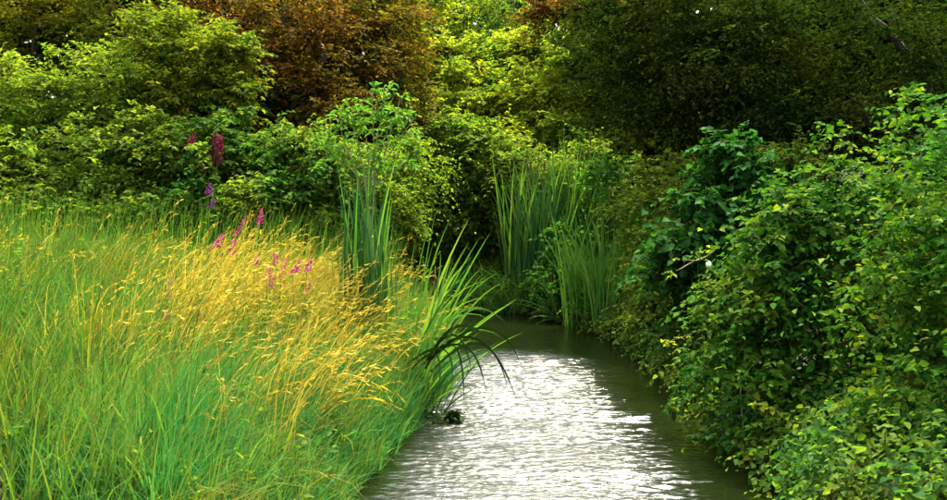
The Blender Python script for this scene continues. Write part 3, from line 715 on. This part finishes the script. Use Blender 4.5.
def at_base(px, d):    # x at distance d under picture column px
    return ((px - CX) / F * d * 0.9976, d)
reed_clump('dark green upright reeds standing at the end of the dry grass', at_base(362, 11.3), 48, (1.5, 2.5), .26, .08, .14, 'dark', .022)
reed_clump('slim dark reeds between the dry grass and the arching sedge', at_base(382, 11.5), 34, (1.3, 2.2), .22, .10, .18, 'dark', .020)
reed_clump('few dark reed stems rising out of the golden grass', at_base(343, 11.4), 12, (1.2, 1.9), .15, .06, .12, 'dark', .018)
reed_clump('pale arching sedge leaning out over the water from the left bank', at_base(418, 10.7), 42, (.8, 1.6), .16, .36, .9, 'mix', .020, 'sedge', (0.15, .65), name='sedge_clump')
reed_clump('second tuft of arching sedge, behind the one leaning over the water', at_base(425, 12.2), 44, (.9, 1.6), .2, .25, .8, 'pale', .020, 'sedge', (0.3, .9), heads=1, name='sedge_clump')
reed_clump('long straight sedge blades slanting to the right across the hollow', at_base(405, 11.2), 12, (1.5, 2.1), .1, .40, .2, 'pale', .022, 'sedge', (0.05, .2), name='sedge_clump')
reed_clump('dark drooping blades dipping to the water from the left bank', at_base(430, 10.7), 20, (.7, 1.25), .12, .8, 1.2, 'dark', .024, 'sedge', (-0.05, .35), name='sedge_clump')
reed_clump('tall blue-green reed bed, leftmost clump on the far bank', at_base(524, 19.2), 95, (1.5, 2.8), .40, .14, .2, 'mix', .036, heads=2)
reed_clump('tall blue-green reeds in the middle of the far reed bed', at_base(549, 19.0), 95, (1.5, 2.9), .40, .14, .2, 'mix', .036, heads=2)
reed_clump('tall blue-green reeds at the back of the far reed bed', at_base(578, 19.4), 80, (1.6, 3.0), .40, .14, .2, 'mix', .034, heads=3)
reed_clump('bright green reeds at the water by the waterside bush', at_base(606, 16.3), 110, (1.0, 2.4), .34, .16, .45, 'pale', .026)
reed_clump('bright green reeds next to the dark reed bed', at_base(584, 17.0), 95, (1.0, 2.2), .34, .18, .5, 'pale', .026)
reed_clump('pale sedge sprawling flat over the water before the reed bed', at_base(558, 17.6), 26, (.5, 1.05), .1, .9, .9, 'pale', .020, 'sedge', (3.0, .55), name='sedge_clump', z=.08)
for i, (px, d, lab) in enumerate(((468, 19.2, 'grass tussock on the far bank below the dark hollow'), (490, 18.95, 'middle grass tussock on the far bank left of the reed bed'), (514, 18.75, 'grass tussock on the far bank touching the reed bed'))):
    reed_clump(lab, at_base(px, d), 95, (.6, 1.35), .3, .38, 1.2, 'pale', .018, 'tussock', name='grass_tussock', group='tussocks on the far bank')
reed_clump('rusty withered tuft at the waterline below the reed bed', at_base(528, 18.6), 0, (.4, .7), .15, .4, .8, 'pale', name='withered_tuft', cat_='tussock')
o_ = [o for o in bpy.data.objects if o.name.startswith('withered_tuft')][0]
for i in range(26):
    o = bpy.data.objects.new('leaf', RV['rust'][3 + i % 4][1]); COL.objects.link(o); o.parent = o_
    H = rng.uniform(.4, .75); o.location = (rng.normal() * .1, rng.normal() * .06, 0); o.rotation_euler = (0, abs(rng.normal(0, .5)), rng.uniform(0, 6.28)); o.scale = (H, H, H)

# bold blades over the bright water, low ones coloured near-black as backlit silhouettes
def curve_leaf(p0, p1, p2, w, mat, parent, n=12):
    p0, p1, p2 = (np.asarray(p, float) for p in (p0, p1, p2)); t = np.linspace(0, 1, n + 1)[:, None]
    c = (1 - t) ** 2 * p0 + 2 * t * (1 - t) * p1 + t * t * p2; tn = norm(np.gradient(c, axis=0))
    sd = norm(np.cross(tn, np.array([.15, 1.0, .35])) + UP * 1e-3); kn = np.cross(tn, sd)
    ww = (w * .5 * (1 - t ** 5) * (.55 + .45 * np.minimum(1, t * 4)))
    V = np.stack([c - sd * ww, c + kn * ww * .4, c + sd * ww], 1)
    Fq = [(3 * i + k, 3 * i + k + 1, 3 * i + k + 4, 3 * i + k + 3) for i in range(n) for k in (0, 1)]
    V[-1] = c[-1] + np.array([[-1e-3, 0, 0], [0, 0, 0], [1e-3, 0, 0]])
    return link('leaf', mesh_from('leaf', V.reshape(-1, 3), [np.array(Fq)], mat), parent)
b0 = P(424, 366, 10.4)
root = thing('sedge_clump', 'bold sedge blades hanging over the bright water, low ones darkened as silhouettes', 'sedge', (b0[0], b0[1], .25))
for (mx, my, tx, ty) in ((470, 318, 517, 401), (452, 330, 464, 402), (478, 330, 507, 386), (448, 322, 472, 374), (482, 312, 522, 367), (440, 320, 492, 343), (462, 336, 486, 392),
                         (446, 300, 505, 322), (436, 350, 438, 396), (446, 346, 452, 386), (432, 290, 452, 258), (440, 300, 474, 262), (432, 296, 440, 250), (450, 316, 486, 312)):
    dz = rng.normal() * .25
    curve_leaf(b0 + rng.normal(size=3) * np.array([.08, .1, .04]), P(mx + 12, my - 22, 9.9 + dz * .4), P(tx, ty, 9.6 + dz * .6), rng.uniform(.026, .038) * (1 if ty > 335 else .6), M_SEDGE_SILHOUETTE if ty > 335 else M_REED, root)

# low broad-leaved plants before the reeds
for px, d, w_, lab in ((562, 18.0, 24, 'low bright-leaved plant at the waterline before the reed bed'), (590, 17.0, 16, 'low bright-leaved plant at the foot of the bright reeds'), (560, 18.4, 14, 'taller bright-leaved plant among the reeds')):
    c = P(px, 283 if w_ != 14 else 250, d)
    shrub('waterside_plant', lab, 'plant', (c[0], d), [(c, np.array([w_ * .018, .3, .3]))], M_MIX2, .09, 'lance', .7, per=40, k=8, clump=.18, tw=(.15, .35), droop=.4, r0=.012, bark=GSTEM, group='leafy plants by the reeds')
c = P(598, 178, 18.2)
shrub('waterside_plant', 'bright green leafy plant top rising behind the bright reeds', 'plant', (c[0], 18.2), [(c, np.array([.3, .3, .4]))], M_MIX2, .10, 'lance', .6, per=44, k=8, clump=.2, tw=(.15, .4), r0=.015, bark=GSTEM, group='leafy plants by the reeds')

# ------------------------------------------------------------------ willowherb sapling behind the reeds
root = thing('willow_sapling', 'spindly pale-stemmed sapling rising behind the left reeds', 'sapling', (*at_base(370, 13.8), .55))
tips = [(372, 92), (352, 112), (336, 118), (392, 116), (414, 118), (400, 100), (326, 150), (384, 88), (362, 102), (420, 150)]
So, Sd, SL = [], [], []
b0 = np.array([*at_base(370, 13.8), .5])
for i, (px, py) in enumerate(tips):
    tp = P(px, py, 13.8 + rng.normal() * .3); fk = P(366 + rng.normal() * 5, 190, 13.8)
    cv = bent(fk if i else b0, tp, 9, .06, .03 if px > 380 else -.02)
    link('stem', tube('stem', cv, np.linspace(.018 if i == 0 else .013, .005, 9), STEM, 6), root)
    for q in range(3, 9):
        for r_ in range(1 if q < 6 else 3):
            So.append(cv[q]); Sd.append(norm(rnd_unit(1)[0] * .8 + UP * .5)); SL.append(rng.uniform(.12, .3))
lv = sprays(np.array(So), np.array(Sd), np.array(SL), 7, .13, .4, .35, .5)
link('leaves', leaf_mesh('leaves', lv, M_REED2, 'lance', .34), root)

# ------------------------------------------------------------------ flower spikes
def flower_plant(label, px, py, d, spikes, ph, pw, mat, name='flower_plant', group='flower spikes in the dry grass'):
    if d < 14.5: d = d - 2.3; ph *= .95; pw *= .95
    c = P(px, py, d); gz = float(ground_z(c[:1], c[1:2])[0]); b = np.array([c[0] - .05, d, gz])
    root = thing(name, label, 'flower', b, group)
    for i in range(spikes):
        off = np.array([rng.normal() * pw * (1.1 if spikes > 1 else 0), rng.normal() * .05, rng.normal() * ph * (.45 if spikes > 1 else 0)])
        H = ph * rng.uniform(.8, 1.15) * (.7 if spikes > 1 else 1)
        ax = norm(np.array([.25 + rng.normal() * .2, rng.normal() * .15, 1.0]))
        lo = c + off - ax * H * .5
        link('stem', tube('stem', bent(b + rng.normal(size=3) * .02 * np.array([1, 1, 0]), lo, 6, .05), np.linspace(.006, .004, 6), GSTEM, 5), root)
        n = int(60 + 160 * H); t = rng.random(n) ** .8; r = pw * .42 * (1.0 - .75 * t) * rng.uniform(.4, 1, n); an = rng.uniform(0, 6.28, n)
        rad = np.stack([np.cos(an), np.sin(an), np.zeros(n)], 1)
        pos = lo + ax * (t * H)[:, None] + rad * r[:, None] * .6
        link('blossom', leaf_mesh('blossom', (pos, rad + UP * .3 + rng.normal(size=(n, 3)) * .3, rng.normal(size=(n, 3)), pw * .38 * rng.uniform(.6, 1.2, n) * (1.1 - .6 * t)), mat, 'rhomb', .65), root)
    so = b + (c - b) * rng.uniform(.35, .85, (14, 1)); sd = rnd_unit(14); sd[:, 2] = abs(sd[:, 2]) * .5
    link('leaves', leaf_mesh('leaves', (so, sd, np.tile(UP, (14, 1)) + rng.normal(size=(14, 3)) * .3, rng.uniform(.06, .12, 14)), M_MID, 'lance', .28), root)

flower_plant('tall crimson flowering plant standing among the brambles', 203, 148, 16.3, 6, .42, .15, M_CRIM)
flower_plant('dark purple flower spike below the crimson one', 208, 203, 15.2, 2, .26, .12, M_PURP)
flower_plant('brightest magenta flower spike in the golden grass', 237, 242, 13.4, 2, .28, .12, M_MAG)
flower_plant('slim magenta spike just above the brightest one', 241, 226, 13.8, 1, .26, .07, M_MAG)
flower_plant('leaning violet-pink spike highest in the golden grass', 261, 218, 14.2, 1, .22, .10, M_MAG)
flower_plant('small magenta flower left of the pair in mid grass', 256, 261, 13.0, 1, .15, .09, M_MAG)
flower_plant('small magenta flower close beside the two faded spikes', 276, 259, 13.0, 1, .16, .08, M_MAG)
flower_plant('faded pink spike drooping in the golden grass', 283, 268, 12.8, 1, .22, .09, M_PINK)
flower_plant('bright pink double spike at the right of the flower group', 302, 270, 12.8, 2, .24, .10, M_MAG)
flower_plant('pale pink spike lowest of the flower group', 277, 287, 12.4, 2, .18, .10, M_PINK)
flower_plant('pinkish spike right of the lowest pale one', 309, 286, 12.3, 1, .2, .07, M_PINK)
flower_plant('dull pink seed spike at the left in the green grass', 168, 290, 11.8, 1, .3, .07, M_PINK)
flower_plant('salmon pink flower low at the left in the green grass', 164, 317, 11.4, 1, .13, .12, M_PINK)

# ------------------------------------------------------------------ small things by the water
# dead twig with a white flower reaching out of the gap
a, b = P(712, 252, 11.2), P(676, 271, 11.0)
root = thing('bare_twig', 'pale twig reaching out of the shaded gap on the right bank', 'twig', a)
link('twig_stem', tube('twig_stem', bent(a, b, 7, .1), np.linspace(.010, .005, 7), STEM, 6), root)
link('side_twig', tube('side_twig', bent(a * .55 + b * .45, P(682, 260, 11.1), 5, .08), np.linspace(.006, .003, 5), STEM, 5), root)
lv = sprays(np.array([b, b, P(684, 260, 11.1), a, a]), norm(np.array([[-1, 0, .1], [-.6, -.4, -.3], [-1, 0, .4], [.3, -.3, .6], [-.2, -.4, .6]])), np.full(5, .14), 5, .07, .3)
link('leaves', leaf_mesh('leaves', lv, M_YG, 'lance', .6), root)
c = P(708, 264, 10.6)
root = thing('white_flower', 'single white bindweed flower beside the pale twig', 'flower', c)
V = [(0, 0, 0)]
for k_ in range(10):
    an = k_ * math.pi / 5; r_ = .035 * (1 if k_ % 2 == 0 else .88); V.append((r_ * math.cos(an), -.03, r_ * math.sin(an)))
V = np.array(V) + c
link('bloom', mesh_from('bloom', V, [np.array([(0, 1 + k_, 1 + (k_ + 1) % 10) for k_ in range(10)])], M_WHITE), root)
link('stalk', tube('stalk', bent(c + np.array([0, .01, 0]), c + np.array([.12, .12, -.05]), 5, .1), np.full(5, .003), GSTEM, 5), root)

# hanging and trailing sprigs of the front bramble
def sprig(name, label, a, b, mat, leaf, n=14, grp=None, r=.005):
    root = thing(name, label, 'sprig', a, grp); cv = bent(a, b, 9, .12)
    link('stem', tube('stem', cv, np.linspace(r, r * .5, 9), STEM, 5), root)
    idx = rng.integers(3, 9, n); d_ = rnd_unit(n); d_[:, 2] = d_[:, 2] * .5
    link('leaves', leaf_mesh('leaves', sprays(cv[idx], d_, rng.uniform(.05, .14, n), 3, leaf, .3), mat, 'heart', .8), root)
sprig('hanging_sprig', 'pale stem hanging straight down to the water from the front bramble', P(741, 385, 8.9), P(743, 468, 8.7), M_YG, .05, 7, 'sprigs of the front bramble')
sprig('hanging_sprig', 'yellowish sprig sticking out towards the stream at the right edge', P(790, 415, 8.4), P(755, 403, 8.3), M_YG, .06, 9, 'sprigs of the front bramble')
sprig('hanging_sprig', 'curved sprig arching from the gap over the dark water', P(700, 330, 11.2), P(664, 343, 11.2), M_YG, .06, 8, 'sprigs of the front bramble')
sprig('trailing_sprig', 'small cool-green sprig trailing on the water under the front bramble', P(715, 425, 9.7), P(694, 436, 9.6), M_TEAL, .09, 8, 'sprigs trailing on the water')
sprig('trailing_sprig', 'yellowish sprig floating farther out from the front bramble', P(712, 434, 9.75), P(676, 442, 9.55), M_YG, .07, 5, 'sprigs trailing on the water')
sprig('trailing_sprig', 'leafy sprig touching the water below the shaded gap', P(700, 395, 10.8), P(672, 402, 10.7), M_FRONT, .07, 7, 'sprigs trailing on the water')
# dark drift caught at the left bank
sprig('drift_twig', 'dark leafy drift caught at the left water edge', P(428, 425, 10.2), P(456, 412, 10.3), M_DARK, .11, 12, r=.009)
